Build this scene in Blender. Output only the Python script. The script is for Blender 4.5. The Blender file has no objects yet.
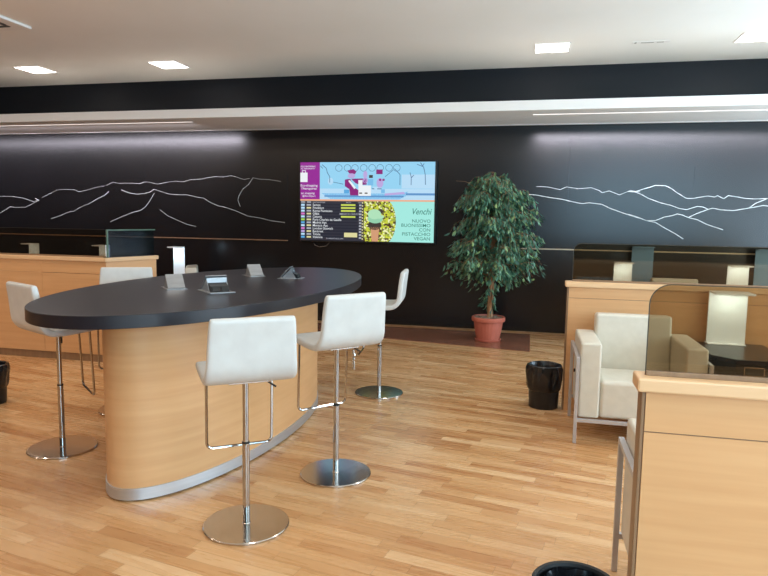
import bpy, bmesh, math, random
from mathutils import Vector, Matrix
random.seed(7)
PI = math.pi
S = bpy.context.scene
C = S.collection

# ------------------------------------------------------------------ camera
cam_data = bpy.data.cameras.new('camera'); cam = bpy.data.objects.new('camera', cam_data); C.objects.link(cam)
r_ = Vector((0.97385014, 0.22668096, 0.01521962)); u_ = Vector((-0.03931657, 0.10217136, 0.99398955)); f_ = Vector((-0.2237635, 0.96859525, -0.10841192))
cam.matrix_world = Matrix(((r_.x, u_.x, -f_.x, 0), (r_.y, u_.y, -f_.y, 0), (r_.z, u_.z, -f_.z, 1.4495), (0, 0, 0, 1)))
cam_data.sensor_width = 36; cam_data.lens = 633.456 / 768 * 36; cam_data.clip_start = 0.05
S.camera = cam
S.cycles.use_denoising = True
S.cycles.max_bounces = 10; S.cycles.diffuse_bounces = 5; S.cycles.glossy_bounces = 5; S.cycles.transparent_max_bounces = 16
S.cycles.sample_clamp_indirect = 8

# ------------------------------------------------------------------ world, daylight, exposure
w = bpy.data.worlds.new('daylight'); S.world = w; w.use_nodes = True
wn = w.node_tree; bg = wn.nodes['Background']
bg.inputs[0].default_value = (0.62, 0.82, 1.0, 1); bg.inputs[1].default_value = 2.6
S.view_settings.view_transform = 'Standard'; S.view_settings.look = 'None'; S.view_settings.gamma = 1
S.view_settings.exposure = 0.0

def area(name, loc, direction, sx, sy, power, col, spread=180):
    l = bpy.data.lights.new(name, 'AREA'); l.shape = 'RECTANGLE'; l.size = sx; l.size_y = sy; l.energy = power; l.color = col
    l.spread = math.radians(spread)
    o = bpy.data.objects.new(name, l); C.objects.link(o); o.location = loc
    o.rotation_euler = Vector(direction).to_track_quat('-Z', 'Y').to_euler()
    return o
DAY = (0.60, 0.83, 1.0)
# daylight entering the right-hand and the rear window walls
WY = [(-2.4, -0.6), (-0.3, 1.5), (1.8, 3.6), (3.9, 5.7), (6.0, 7.8)]     # right wall openings, along y
WX = [(0.9, 2.6), (2.8, 4.5)]    # rear wall openings, along x
for a, b in WY:
    area('window_daylight', (4.72, (a + b) / 2, 1.6), (-1, 0, 0.22), b - a, 2.4, 108, DAY)
for a, b in WX:
    area('window_daylight', ((a + b) / 2, -3.12, 2.1), (-0.25, 1, -0.05), b - a, 1.8, 52 * (b - a), (0.42, 0.77, 1.0))
for lx in (-8.8, -6.6, -4.4, -2.2, 0.1, 2.2):  # unseen ceiling lights added out of view to brighten the room
    for ly in (4.4, 1.3, -1.6):
        area('unseen_fill_row', (lx, ly, 3.36), (0, 0, -1), 0.36, 0.36, 20 if lx < -3 else 13, (1.0, 0.86, 0.72) if lx < -3 else (1.0, 0.92, 0.84))
SLOT = (0.93, 0.88, 1.0)
area('slot_light_left', (-7.0, 7.70, 2.64), (0, 0.76, -0.65), 5.2, 0.05, 50, SLOT, 112)
area('slot_light_right', (2.0, 7.70, 2.64), (0, 0.81, -0.59), 4.0, 0.05, 24, SLOT, 64)

# ------------------------------------------------------------------ materials
def lin(c):
    return tuple(((v / 255) / 12.92 if v / 255 <= 0.04045 else ((v / 255 + 0.055) / 1.055) ** 2.4) for v in c)
def mat(name, col, rough=0.5, metal=0.0, spec=0.5, coat=0.0, srgb=True):
    m = bpy.data.materials.new(name); m.use_nodes = True
    b = m.node_tree.nodes['Principled BSDF']
    c = lin(col) if srgb else col
    b.inputs['Base Color'].default_value = (*c, 1); b.inputs['Roughness'].default_value = rough
    b.inputs['Metallic'].default_value = metal; b.inputs['Specular IOR Level'].default_value = spec
    b.inputs['Coat Weight'].default_value = coat
    return m
def N(m, t, **k):
    n = m.node_tree.nodes.new(t)
    for a, v in k.items(): setattr(n, a, v)
    return n
def L(m, a, b): m.node_tree.links.new(a, b)
def bsdf(m): return m.node_tree.nodes['Principled BSDF']
def coords(m, scale=(1, 1, 1), rot=(0, 0, 0), kind='Object'):
    tc = N(m, 'ShaderNodeTexCoord'); mp = N(m, 'ShaderNodeMapping'); mp.inputs['Scale'].default_value = scale; mp.inputs['Rotation'].default_value = rot
    L(m, tc.outputs[kind], mp.inputs['Vector']); return mp.outputs['Vector']
def mottled(name, c1, c2, scale=(3, 3, 3), rough=0.5, bump=0.0, detail=6, **k):
    """procedural two-tone noise material"""
    m = mat(name, c1, rough, **k)
    v = coords(m, scale); n = N(m, 'ShaderNodeTexNoise'); n.inputs['Detail'].default_value = detail; n.inputs['Scale'].default_value = 1
    L(m, v, n.inputs['Vector'])
    r = N(m, 'ShaderNodeValToRGB'); r.color_ramp.elements[0].position = 0.3; r.color_ramp.elements[1].position = 0.7
    r.color_ramp.elements[0].color = (*lin(c1), 1); r.color_ramp.elements[1].color = (*lin(c2), 1)
    L(m, n.outputs['Fac'], r.inputs['Fac']); L(m, r.outputs['Color'], bsdf(m).inputs['Base Color'])
    if bump:
        b = N(m, 'ShaderNodeBump'); b.inputs['Strength'].default_value = bump; b.inputs['Distance'].default_value = 0.002
        L(m, n.outputs['Fac'], b.inputs['Height']); L(m, b.outputs['Normal'], bsdf(m).inputs['Normal'])
    return m

M = {}
M['wood'] = mottled('maple_veneer', (201, 152, 104), (212, 165, 117), (1.2, 1.2, 26), 0.38)
M['wood_edge'] = mottled('maple_edge', (212, 172, 128), (224, 186, 144), (2, 2, 30), 0.35)
M['wood_dark_edge'] = mottled('brown_edge_band', (128, 98, 70), (146, 114, 84), (30, 30, 2), 0.45)
M['ceiling'] = mottled('ceiling_plaster', (246, 243, 235), (249, 246, 239), (1.5, 1.5, 1.5), 0.9)
M['white_paint'] = mottled('white_gypsum', (240, 236, 230), (244, 240, 235), (2, 2, 2), 0.7)
M['side_wall'] = mottled('pale_wall_paint', (170, 164, 154), (178, 172, 162), (1, 1, 1), 0.9)
M['front_wall'] = mottled('dark_taupe_wall', (70, 62, 54), (80, 72, 64), (1, 1, 1), 0.9)
M['black_wall'] = mottled('black_wall_laminate', (15, 14, 16), (19, 18, 20), (1.5, 1.5, 1.5), 0.26, spec=0.5)
M['upper_wall'] = mottled('black_upper_paint', (17, 21, 27), (21, 25, 32), (1.5, 1.5, 1.5), 0.5, spec=0.3)
M['engrave'] = mottled('white_engraved_line', (196, 200, 198), (214, 216, 214), (20, 20, 20), 0.6)
M['copper'] = mottled('copper_trim', (150, 118, 92), (170, 136, 108), (10, 10, 10), 0.4, metal=0.6)
M['brass_trim'] = mottled('pale_trim', (170, 152, 128), (188, 170, 146), (10, 10, 10), 0.4, metal=0.5)
M['tabletop'] = mottled('black_linoleum', (19, 19, 26), (24, 24, 33), (2, 2, 2), 0.34, spec=0.5)
M['steel'] = mottled('brushed_steel', (178, 176, 174), (196, 194, 192), (2, 2, 60), 0.27, metal=1.0)
M['plinth_steel'] = mottled('plinth_steel', (200, 206, 214), (214, 220, 226), (2, 2, 60), 0.5, metal=1.0)
M['chrome'] = mottled('polished_chrome', (176, 174, 172), (188, 186, 184), (3, 3, 3), 0.10, metal=1.0)
M['disc'] = mottled('satin_disc_steel', (186, 180, 174), (198, 192, 186), (6, 6, 6), 0.16, metal=1.0)
M['frame_metal'] = mottled('silver_painted_frame', (178, 176, 178), (192, 190, 192), (4, 4, 4), 0.4, metal=0.35)
M['stool'] = mottled('white_leather', (192, 191, 187), (199, 199, 195), (14, 14, 14), 0.45, bump=0.15)
M['cream'] = mottled('cream_leather', (200, 194, 180), (208, 202, 188), (18, 18, 18), 0.42, bump=0.2)
M['black_plastic'] = mottled('black_plastic', (16, 16, 18), (24, 24, 26), (8, 8, 8), 0.35)
M['bag'] = mottled('black_bin_bag', (12, 12, 14), (30, 30, 33), (30, 30, 8), 0.22, bump=0.9)
M['rubber'] = mottled('black_rubber', (18, 18, 18), (26, 26, 26), (20, 20, 20), 0.6)
M['black_table'] = mottled('black_side_table', (24, 25, 29), (32, 33, 38), (3, 3, 3), 0.25)
M['lamp_white'] = mottled('white_lamp_metal', (236, 238, 238), (242, 243, 243), (3, 3, 3), 0.35)
M['reflection_blue'] = mottled('blue_reflection_tint', (104, 140, 168), (114, 150, 178), (3, 3, 3), 0.4)  # bluish glass reflection put into the plate colour
M['alu'] = mottled('pale_socket_metal', (160, 164, 168), (178, 182, 186), (6, 6, 40), 0.33, metal=0.75)
M['terracotta'] = mottled('terracotta_plastic', (182, 98, 80), (194, 110, 90), (6, 6, 6), 0.5)
M['soil'] = mottled('bark_mulch', (70, 54, 44), (170, 150, 130), (60, 60, 60), 0.9, bump=1)
M['bark'] = mottled('ficus_bark', (134, 96, 66), (170, 132, 98), (30, 30, 8), 0.8, bump=0.4)
M['leaf'] = None
M['dark_mat'] = None

# ficus leaf: tone varies from leaf to leaf
m = mat('ficus_leaf', (44, 92, 62), 0.36, spec=0.5); M['leaf'] = m
g = N(m, 'ShaderNodeNewGeometry'); r = N(m, 'ShaderNodeValToRGB')
cols = [(0.0, (42, 80, 64)), (0.45, (64, 108, 86)), (0.8, (96, 140, 112)), (1.0, (140, 168, 108))]
r.color_ramp.elements[0].position = 0; r.color_ramp.elements[1].position = 1
r.color_ramp.elements[0].color = (*lin(cols[0][1]), 1); r.color_ramp.elements[1].color = (*lin(cols[3][1]), 1)
for p, c in cols[1:3]:
    e = r.color_ramp.elements.new(p); e.color = (*lin(c), 1)
L(m, g.outputs['Random Per Island'], r.inputs['Fac']); L(m, r.outputs['Color'], bsdf(m).inputs['Base Color'])

def planks(name, stops, width=0.072, length=0.52, angle=0.0, rough=0.26, gap=0.35, coat=0.0):
    m = mat(name, (200, 150, 100), rough, spec=0.5, coat=coat)
    v = coords(m, (1, 1, 1), (0, 0, -angle), 'Object')
    sp = N(m, 'ShaderNodeSeparateXYZ'); L(m, v, sp.inputs[0])
    def mth(op, a, b=None):
        n = N(m, 'ShaderNodeMath', operation=op)
        for i, x in enumerate([a, b]):
            if x is None: continue
            if isinstance(x, (int, float)): n.inputs[i].default_value = x
            else: L(m, x, n.inputs[i])
        return n.outputs[0]
    yv = mth('DIVIDE', sp.outputs['Y'], width); row = mth('FLOOR', yv); fy = mth('FRACT', yv)
    wn_ = N(m, 'ShaderNodeTexWhiteNoise', noise_dimensions='1D'); L(m, row, wn_.inputs['W'])
    xv = mth('ADD', mth('DIVIDE', sp.outputs['X'], length), mth('MULTIPLY', wn_.outputs['Value'], 7.3))
    col = mth('FLOOR', xv); fx = mth('FRACT', xv)
    cb = N(m, 'ShaderNodeCombineXYZ'); L(m, row, cb.inputs[0]); L(m, col, cb.inputs[1])
    w2 = N(m, 'ShaderNodeTexWhiteNoise', noise_dimensions='2D'); L(m, cb.outputs[0], w2.inputs['Vector'])
    mp = N(m, 'ShaderNodeMapping'); mp.inputs['Scale'].default_value = (3, 40, 1); L(m, v, mp.inputs['Vector'])
    ad = N(m, 'ShaderNodeVectorMath', operation='ADD'); L(m, mp.outputs[0], ad.inputs[0]); L(m, w2.outputs['Color'], ad.inputs[1])
    sc = N(m, 'ShaderNodeVectorMath', operation='MULTIPLY'); sc.inputs[1].default_value = (9, 9, 9); L(m, w2.outputs['Color'], sc.inputs[0]); L(m, sc.outputs[0], ad.inputs[1])
    gr = N(m, 'ShaderNodeTexNoise'); gr.inputs['Scale'].default_value = 1; gr.inputs['Detail'].default_value = 5; L(m, ad.outputs[0], gr.inputs['Vector'])
    fac = mth('ADD', mth('MULTIPLY', w2.outputs['Value'], 0.82), mth('MULTIPLY', mth('SUBTRACT', gr.outputs['Fac'], 0.42), 0.7))
    rp = N(m, 'ShaderNodeValToRGB'); rp.color_ramp.elements[0].color = (*lin(stops[0]), 1); rp.color_ramp.elements[1].color = (*lin(stops[-1]), 1)
    for i, s in enumerate(stops[1:-1]):
        e = rp.color_ramp.elements.new((i + 1) / (len(stops) - 1)); e.color = (*lin(s), 1)
    L(m, fac, rp.inputs['Fac'])
    edge_y = mth('LESS_THAN', mth('MINIMUM', fy, mth('SUBTRACT', 1.0, fy)), 0.018)
    edge_x = mth('LESS_THAN', mth('MINIMUM', fx, mth('SUBTRACT', 1.0, fx)), 0.0028)
    ed = mth('MULTIPLY', mth('MAXIMUM', edge_y, edge_x), gap)
    mx = N(m, 'ShaderNodeMix', data_type='RGBA'); L(m, ed, mx.inputs['Factor']); L(m, rp.outputs['Color'], mx.inputs['A']); mx.inputs['B'].default_value = (*lin((96, 62, 38)), 1)
    L(m, mx.outputs['Result'], bsdf(m).inputs['Base Color'])
    rr = mth('ADD', mth('MULTIPLY', gr.outputs['Fac'], 0.14), rough - 0.05); L(m, rr, bsdf(m).inputs['Roughness'])
    return m
M['floor'] = planks('beech_parquet', [(174, 122, 78), (190, 142, 95), (199, 153, 106), (206, 163, 117), (219, 181, 138)], angle=math.radians(-10.5))
M['dark_mat'] = planks('dark_glossy_planks', [(120, 76, 58), (130, 84, 64), (138, 92, 70), (148, 102, 80)], width=0.12, length=1.3, angle=0.0, rough=0.2, gap=0.3)

def glass_mat(name, tint, gloss_rough=0.0, spec_ior=1.5, boost=0.0):
    m = bpy.data.materials.new(name); m.use_nodes = True; nt = m.node_tree; nt.nodes.clear()
    o = N(m, 'ShaderNodeOutputMaterial'); tr = N(m, 'ShaderNodeBsdfTransparent'); tr.inputs[0].default_value = (*tint, 1)
    gl = N(m, 'ShaderNodeBsdfGlossy'); gl.inputs['Roughness'].default_value = gloss_rough; gl.inputs[0].default_value = (0.95, 0.97, 1, 1)
    fr = N(m, 'ShaderNodeFresnel'); ge = N(m, 'ShaderNodeNewGeometry'); io = N(m, 'ShaderNodeMath', operation='MULTIPLY_ADD'); io.inputs[1].default_value = 1 / spec_ior - spec_ior; io.inputs[2].default_value = spec_ior
    L(m, ge.outputs['Backfacing'], io.inputs[0]); L(m, io.outputs[0], fr.inputs[0])
    ad = N(m, 'ShaderNodeMath', operation='ADD'); ad.inputs[1].default_value = boost; L(m, fr.outputs[0], ad.inputs[0])
    nz = N(m, 'ShaderNodeTexNoise'); nz.inputs['Scale'].default_value = 1.3
    mu = N(m, 'ShaderNodeMath', operation='MULTIPLY_ADD'); mu.inputs[1].default_value = 0.01; L(m, nz.outputs['Fac'], mu.inputs[0]); L(m, ad.outputs[0], mu.inputs[2])
    mx = N(m, 'ShaderNodeMixShader'); L(m, mu.outputs[0], mx.inputs[0]); L(m, tr.outputs[0], mx.inputs[1]); L(m, gl.outputs[0], mx.inputs[2])
    L(m, mx.outputs[0], o.inputs[0]); return m
M['smoke_glass'] = glass_mat('smoked_glass', (0.64, 0.57, 0.46), boost=0.0)
M['glass_edge'] = mottled('glass_edge', (40, 34, 22), (52, 46, 32), (10, 10, 10), 0.4)
M['glass_edge_green'] = mottled('green_glass_edge', (74, 96, 84), (104, 128, 112), (10, 10, 10), 0.2)

def emis(name, col, strength=1.0, fac_noise=0.0):
    m = bpy.data.materials.new(name); m.use_nodes = True; b = bsdf(m)
    c = (*lin(col), 1)
    b.inputs['Base Color'].default_value = (0.01, 0.01, 0.01, 1); b.inputs['Roughness'].default_value = 0.3
    b.inputs['Emission Color'].default_value = c; b.inputs['Emission Strength'].default_value = strength
    return m
M['lamp_glow'] = emis('downlight_diffuser', (255, 246, 240), 9)
M['slot_glow'] = emis('slot_diffuser', (255, 246, 246), 2.2)

# ------------------------------------------------------------------ mesh helpers
class MB:
    """collects shapes into one mesh"""
    def __init__(s): s.bm = bmesh.new(); s.mats = []
    def _mi(s, m):
        if m is None: return 0
        if m not in s.mats: s.mats.append(m)
        return s.mats.index(m)
    def _merge(s, t, mi=0):
        for f in t.faces: f.material_index = mi
        me = bpy.data.meshes.new('t'); t.to_mesh(me); t.free(); s.bm.from_mesh(me); bpy.data.meshes.remove(me)
    def box(s, x0, x1, y0, y1, z0, z1, bev=0.0, seg=2, mx=None, m=None):
        t = bmesh.new(); bmesh.ops.create_cube(t, size=1)
        for v in t.verts: v.co = Vector(((x0 + x1) / 2 + v.co.x * (x1 - x0), (y0 + y1) / 2 + v.co.y * (y1 - y0), (z0 + z1) / 2 + v.co.z * (z1 - z0)))
        if bev: bmesh.ops.bevel(t, geom=t.edges[:], offset=bev, segments=seg, profile=0.5, affect='EDGES')
        if mx is not None: bmesh.ops.transform(t, matrix=mx, verts=t.verts[:])
        s._merge(t, s._mi(m)); return s
    def prism(s, pts, z0, z1, bev=0.0, seg=2, mx=None, m=None):
        """polygon in xy extruded along z"""
        t = bmesh.new(); vs = [t.verts.new((p[0], p[1], z0)) for p in pts]; f = t.faces.new(vs)
        r = bmesh.ops.extrude_face_region(t, geom=[f])
        for v in [g for g in r['geom'] if isinstance(g, bmesh.types.BMVert)]: v.co.z = z1
        bmesh.ops.recalc_face_normals(t, faces=t.faces[:])
        if bev: bmesh.ops.bevel(t, geom=[e for e in t.edges if e.calc_face_angle(0) > 0.5], offset=bev, segments=seg, profile=0.5, affect='EDGES')
        if mx is not None: bmesh.ops.transform(t, matrix=mx, verts=t.verts[:])
        s._merge(t, s._mi(m)); return s
    def lathe(s, prof, n=48, loc=(0, 0, 0), m=None, wob=None, cap=True):
        t = bmesh.new(); rings = []
        for k, (rad, z) in enumerate(prof):
            rings.append([t.verts.new((loc[0] + (rad + (wob(k, 2 * PI * i / n) if wob else 0)) * math.cos(2 * PI * i / n), loc[1] + (rad + (wob(k, 2 * PI * i / n) if wob else 0)) * math.sin(2 * PI * i / n), loc[2] + z)) for i in range(n)])
        for a, b in zip(rings, rings[1:]):
            for i in range(n): t.faces.new((a[i], a[(i + 1) % n], b[(i + 1) % n], b[i]))
        if cap and prof[0][0] > 0: t.faces.new(rings[0][::-1])
        if cap and prof[-1][0] > 0: t.faces.new(rings[-1])
        bmesh.ops.recalc_face_normals(t, faces=t.faces[:])
        for f in t.faces: f.smooth = len(f.verts) == 4
        s._merge(t, s._mi(m)); return s
    def tube(s, pts, rad, n=10, m=None, closed=False):
        P = [Vector(p) for p in pts]; t = bmesh.new(); rings = []; up = None
        R = rad if isinstance(rad, (list, tuple)) else [rad] * len(P)
        for i, p in enumerate(P):
            d = ((P[i + 1] - p).normalized() if i < len(P) - 1 else Vector()) + ((p - P[i - 1]).normalized() if i > 0 else Vector())
            d.normalize()
            if up is None: up = d.orthogonal().normalized()
            up = (up - d * up.dot(d)).normalized(); sd = d.cross(up)
            rings.append([t.verts.new(p + (up * math.cos(2 * PI * k / n) + sd * math.sin(2 * PI * k / n)) * R[i]) for k in range(n)])
        for a, b in zip(rings, rings[1:]):
            for k in range(n): t.faces.new((a[k], a[(k + 1) % n], b[(k + 1) % n], b[k]))
        t.faces.new(rings[0][::-1]); t.faces.new(rings[-1])
        bmesh.ops.recalc_face_normals(t, faces=t.faces[:])
        for f in t.faces: f.smooth = len(f.verts) == 4
        s._merge(t, s._mi(m)); return s
    def quad(s, a, b, c, d, m=None):
        t = bmesh.new(); t.faces.new([t.verts.new(p) for p in (a, b, c, d)]); s._merge(t, s._mi(m)); return s
    def poly(s, pts, m=None):
        t = bmesh.new(); t.faces.new([t.verts.new(p) for p in pts]); s._merge(t, s._mi(m)); return s
    def build(s, name, m=None, parent=None, loc=None, smooth=False):
        me = bpy.data.meshes.new(name)
        for e in s.bm.edges:
            if len(e.link_faces) == 2 and e.calc_face_angle(0) > 0.62: e.smooth = False
        if smooth:
            for f in s.bm.faces: f.smooth = True
        s.bm.to_mesh(me); s.bm.free()
        if s.mats:
            for x in s.mats: me.materials.append(x)
        else: me.materials.append(m)
        o = bpy.data.objects.new(name, me); C.objects.link(o)
        if parent: o.parent = parent
        if loc: o.location = loc
        return o
def tag(o, label, cat, group=None, kind=None):
    o['label'] = label; o['category'] = cat
    if group: o['group'] = group
    if kind: o['kind'] = kind
    return o
def struct(o): o['kind'] = 'structure'; return o
def empty(name, loc, rz=0.0):
    o = bpy.data.objects.new(name, None); C.objects.link(o); o.location = loc; o.rotation_euler = (0, 0, rz); o.empty_display_size = 0.1; return o
def kids(o): return [c for c in bpy.data.objects if c.parent == o]
def copy_tree(o, parent=None):
    ch = kids(o); c = o.copy(); C.objects.link(c)
    if parent: c.parent = parent
    for k in ch: copy_tree(k, c)
    return c
def arc(cx, cy, r, a0, a1, n=8):
    return [(cx + r * math.cos(a0 + (a1 - a0) * i / n), cy + r * math.sin(a0 + (a1 - a0) * i / n)) for i in range(n + 1)]

# ------------------------------------------------------------------ room shell
X0, X1, Y0, Y1, H = -10.0, 4.6, -3.0, 8.468, 3.385
struct(MB().box(X0 - .2, X1 + .2, Y0 - .2, Y1 + .2, -0.12, 0).build('floor', M['floor']))
struct(MB().box(X0 - .2, X1 + .2, Y0 - .2, Y1 + .2, H, H + .15).build('ceiling', M['ceiling']))
wb = MB(); wb.box(X0 - .2, X1 + .2, Y1, Y1 + .2, 0, 2.72, m=M['black_wall']); wb.box(X0 - .2, X1 + .2, Y1, Y1 + .2, 2.72, H, m=M['upper_wall'])
struct(wb.build('wall_back'))
struct(MB().box(X0 - .2, X0, Y0 - .2, Y1, 0, H).build('wall_left', M['front_wall']))
def wall_open(name, spans, lo, hi, horiz, z0=0.40, z1=2.80):
    b = MB(); cur = lo
    def seg(a, c, za, zb):
        if horiz: b.box(a, c, Y0 - .2, Y0, za, zb)
        else: b.box(X1, X1 + .2, a, c, za, zb)
    for a, c in spans:
        seg(cur, a, 0, H); seg(a, c, 0, z0); seg(a, c, z1, H); cur = c
    seg(cur, hi, 0, H)
    return struct(b.build(name, M['front_wall'] if horiz else M['side_wall']))
wall_open('wall_right', WY, Y0, Y1, False)
wall_open('wall_front', WX, X0, X1 + .2, True, 1.2, 3.0)
wi = 0
for a, c in WY:
    wi += 1; b = MB()
    for yy in (a, (a + c) / 2 - .02, c - .04): b.box(X1 + .05, X1 + .11, yy, yy + .04, 0.40, 2.80)
    b.box(X1 + .05, X1 + .11, a, c, 0.40, 0.45).box(X1 + .05, X1 + .11, a, c, 2.75, 2.80)
    struct(b.build('window_%d' % wi, M['frame_metal']))
for a, c in WX:
    wi += 1; b = MB()
    for xx in (a, c - .04): b.box(xx, xx + .04, Y0 - .11, Y0 - .05, 1.20, 3.00)
    b.box(a, c, Y0 - .11, Y0 - .05, 1.20, 1.25).box(a, c, Y0 - .11, Y0 - .05, 2.95, 3.00)
    struct(b.build('window_%d' % wi, M['frame_metal']))
# white light beam along the black wall: thin box with a lip and two recessed slots
bm_ = MB()
for x0, x1 in ((X0, -9.6), (-4.35, -0.04), (3.9, X1)):
    bm_.box(x0, x1, 7.60, 7.66, 2.664, 2.70)
bm_.box(X0, X1, 7.318, 7.60, 2.664, 2.70).box(X0, X1, 7.66, 8.44, 2.664, 2.70).box(X0, X1, 7.318, 8.44, 2.70, 2.770)
bm_.box(X0, X1, 8.38, 8.44, 2.660, 2.664)
bm = struct(bm_.build('trim_1', M['white_paint']))
sl = MB().box(-9.6, -4.35, 7.605, 7.655, 2.684, 2.698); sl.box(-0.04, 3.9, 7.605, 7.655, 2.684, 2.698)
sl.build('slot_diffuser', M['slot_glow'], bm)
# thin metal trims of the black wall panels
t = MB().box(X0, -3.365, Y1 - .008, Y1, 1.118, 1.132)
struct(t.build('trim_2', M['copper']))
t = MB().box(-0.45, X1, Y1 - .008, Y1, 1.086, 1.102)
struct(t.build('trim_3', M['brass_trim']))
t = MB().box(-3.372, -3.366, Y1 - .004, Y1, 1.12, 2.12)
for x in (-5.62, 0.43, 1.9, 3.3): t.box(x, x + .004, Y1 - .002, Y1, 1.12, 2.5)
struct(t.build('trim_4', M['black_table']))

# ------------------------------------------------------------------ pixel helper used only to lay drawings on the wall plane
def on_wall(px, py, y=Y1):
    d = r_ * ((px - 384) / 633.456) + u_ * ((288 - py) / 633.456) + f_
    t = y / d.y; return (d.x * t, 1.4495 + d.z * t)
def stroke(b, pts, wd=0.0045):
    P = [Vector((*on_wall(*p), 0)) for p in pts]
    for i in range(len(P) - 1):
        d = P[i + 1] - P[i]; ln = d.length
        ang = math.atan2(d.y, d.x); mid = (P[i] + P[i + 1]) / 2
        mx = Matrix.Translation((mid.x, Y1 - .0015, mid.y)) @ Matrix.Rotation(-ang, 4, 'Y')
        b.box(-ln / 2 - wd * .3, ln / 2 + wd * .3, -.0015, .0015, -wd / 2, wd / 2, mx=mx)
def crop(x0, y0, s, pts): return [(x0 + a / s, y0 + b / s) for a, b in pts]
A = lambda *p: crop(0, 160, 5.12, p)
B = lambda *p: crop(150, 160, 5.12, p)
D = lambda *p: crop(500, 165, 5.486, p)
E_ = lambda *p: crop(628, 165, 5.486, p)
b = MB()
stroke(b, A((-60, 182), (0, 186), (60, 186), (115, 194), (170, 212), (200, 207), (180, 196)))
stroke(b, A((-40, 300), (0, 272), (55, 238), (80, 243), (130, 242), (170, 222), (200, 205)))
stroke(b, A((215, 192), (250, 175), (290, 155), (330, 150), (385, 153), (405, 163), (440, 155), (500, 138), (535, 133)), .0032)
stroke(b, A((262, 300), (310, 285), (345, 268), (380, 262), (410, 242), (460, 222), (500, 198), (535, 182), (556, 162)))
stroke(b, A((545, 130), (580, 113), (612, 120), (640, 118), (680, 119), (715, 122), (740, 112), (768, 114)), .0032)
stroke(b, B((0, 114), (38, 124), (80, 115), (130, 108), (170, 112), (210, 100), (260, 98), (300, 90), (340, 84), (370, 87), (415, 80), (445, 88), (480, 100), (510, 94)), .0032)
stroke(b, B((525, 90), (560, 98), (610, 100), (670, 110)), .0030)
stroke(b, A((622, 153), (660, 168), (700, 175), (740, 172), (768, 164)))
stroke(b, B((0, 164), (20, 150), (60, 162), (100, 175), (150, 178), (190, 178), (240, 190), (275, 195), (310, 218), (350, 235), (380, 240), (440, 260), (500, 287), (560, 296), (620, 311), (690, 320)))
stroke(b, A((565, 316), (620, 292), (680, 268), (720, 258), (745, 240), (768, 208), (790, 170)))
stroke(b, B((52, 255), (90, 285), (140, 308), (190, 330), (235, 340)))
stroke(b, B((525, 95), (505, 125), (475, 150), (455, 185), (450, 205), (462, 238)))
tag(b.build('mountain_drawing', M['engrave']), 'white engraved mountain ridge lines on the black wall left of the screen', 'wall drawing', 'mountain line drawings')
b = MB()
stroke(b, D((-40, 140), (20, 140), (60, 145), (120, 158), (200, 165), (270, 178), (340, 188), (400, 202), (450, 212), (490, 207), (560, 216), (600, 236), (660, 258), (700, 272), (768, 293)), .0072)
stroke(b, D((200, 118), (260, 120), (330, 135), (365, 120), (430, 130), (500, 124), (545, 140), (560, 152), (600, 142), (655, 164), (715, 140), (768, 148)), .0045)
stroke(b, E_((0, 270), (50, 285), (100, 305), (150, 315), (200, 345), (250, 372), (302, 405)), .0075)
stroke(b, E_((100, 305), (150, 305), (200, 285), (240, 278), (270, 268), (300, 275), (330, 288), (380, 300), (430, 325), (480, 342), (520, 355)), .0075)
stroke(b, E_((0, 145), (40, 148), (70, 160), (110, 182), (180, 208), (230, 220), (280, 238), (320, 245), (350, 236), (380, 227), (410, 230), (440, 243)), .0072)
stroke(b, E_((40, 146), (90, 130), (120, 122), (150, 112), (205, 113), (240, 130), (265, 150), (320, 183), (360, 183), (400, 175), (440, 170), (475, 176), (490, 168), (525, 185), (550, 168), (600, 175), (640, 183), (690, 186), (768, 184)), .0065)
stroke(b, E_((330, 288), (380, 265), (440, 243), (465, 237), (510, 246), (580, 250), (640, 240), (690, 232), (740, 222), (790, 228)), .0075)
stroke(b, E_((665, 235), (700, 210), (760, 186), (830, 160)), .0072)
tag(b.build('mountain_drawing', M['engrave']), 'white engraved mountain ridge lines on the black wall right of the plant', 'wall drawing', 'mountain line drawings')

# ------------------------------------------------------------------ ceiling fittings
def downlight(x, y, label):
    t = empty('ceiling_light', (x, y, H))
    b = MB(); s = .18; k = .014
    for a in ((-s - k, s + k, -s - k, -s), (-s - k, s + k, s, s + k), (-s - k, -s, -s, s), (s, s + k, -s, s)): b.box(a[0], a[1], a[2], a[3], -.006, 0)
    b.build('frame', M['white_paint'], t)
    MB().box(-s, s, -s, s, -.004, -.001).build('diffuser', M['lamp_glow'], t)
    tag(t, label, 'ceiling light', 'square recessed ceiling lights')
downlight(-6.62, 7.53, 'square glowing recessed ceiling light nearest the left edge of the photo')
downlight(-4.645, 7.58, 'square glowing recessed ceiling light, second from the left')
downlight(0.14, 7.575, 'square glowing recessed ceiling light left of the small linear air vent')
downlight(2.21, 7.49, 'square glowing recessed ceiling light cut off by the right edge, right of the air vent')
t = empty('air_vent', (1.165, 7.51, H))
MB().box(-.19, .19, -.035, .035, -.006, 0, .002).build('frame', M['white_paint'], t)
MB().box(-.165, -.145, -.02, .02, -.010, -.005).box(-.10, .03, -.008, .008, -.010, -.005).box(.06, .13, -.004, .012, -.010, -.005).build('slot', M['side_wall'], t)
tag(t, 'small narrow white air vent in the ceiling between two right-hand lights', 'air vent')
t = empty('air_conditioner', (-5.60, 5.40, H - .001))
b = MB(); s = .44
b.box(-s, s, -s, s, -.028, 0, .008).build('panel', M['white_paint'], t)
b = MB()
for a in ((-.30, .30, .27, .31), (-.30, .30, -.31, -.27), (.27, .31, -.25, .25), (-.31, -.27, -.25, .25)): b.box(a[0], a[1], a[2], a[3], -.034, -.027)
b.build('air_slot', M['black_plastic'], t)
MB().box(-.22, .22, -.22, .22, -.036, -.027, .004).build('grille', M['ceiling'], t)
tag(t, 'white square cassette air conditioner with dark slots in the ceiling at top left', 'air conditioner')

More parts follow.
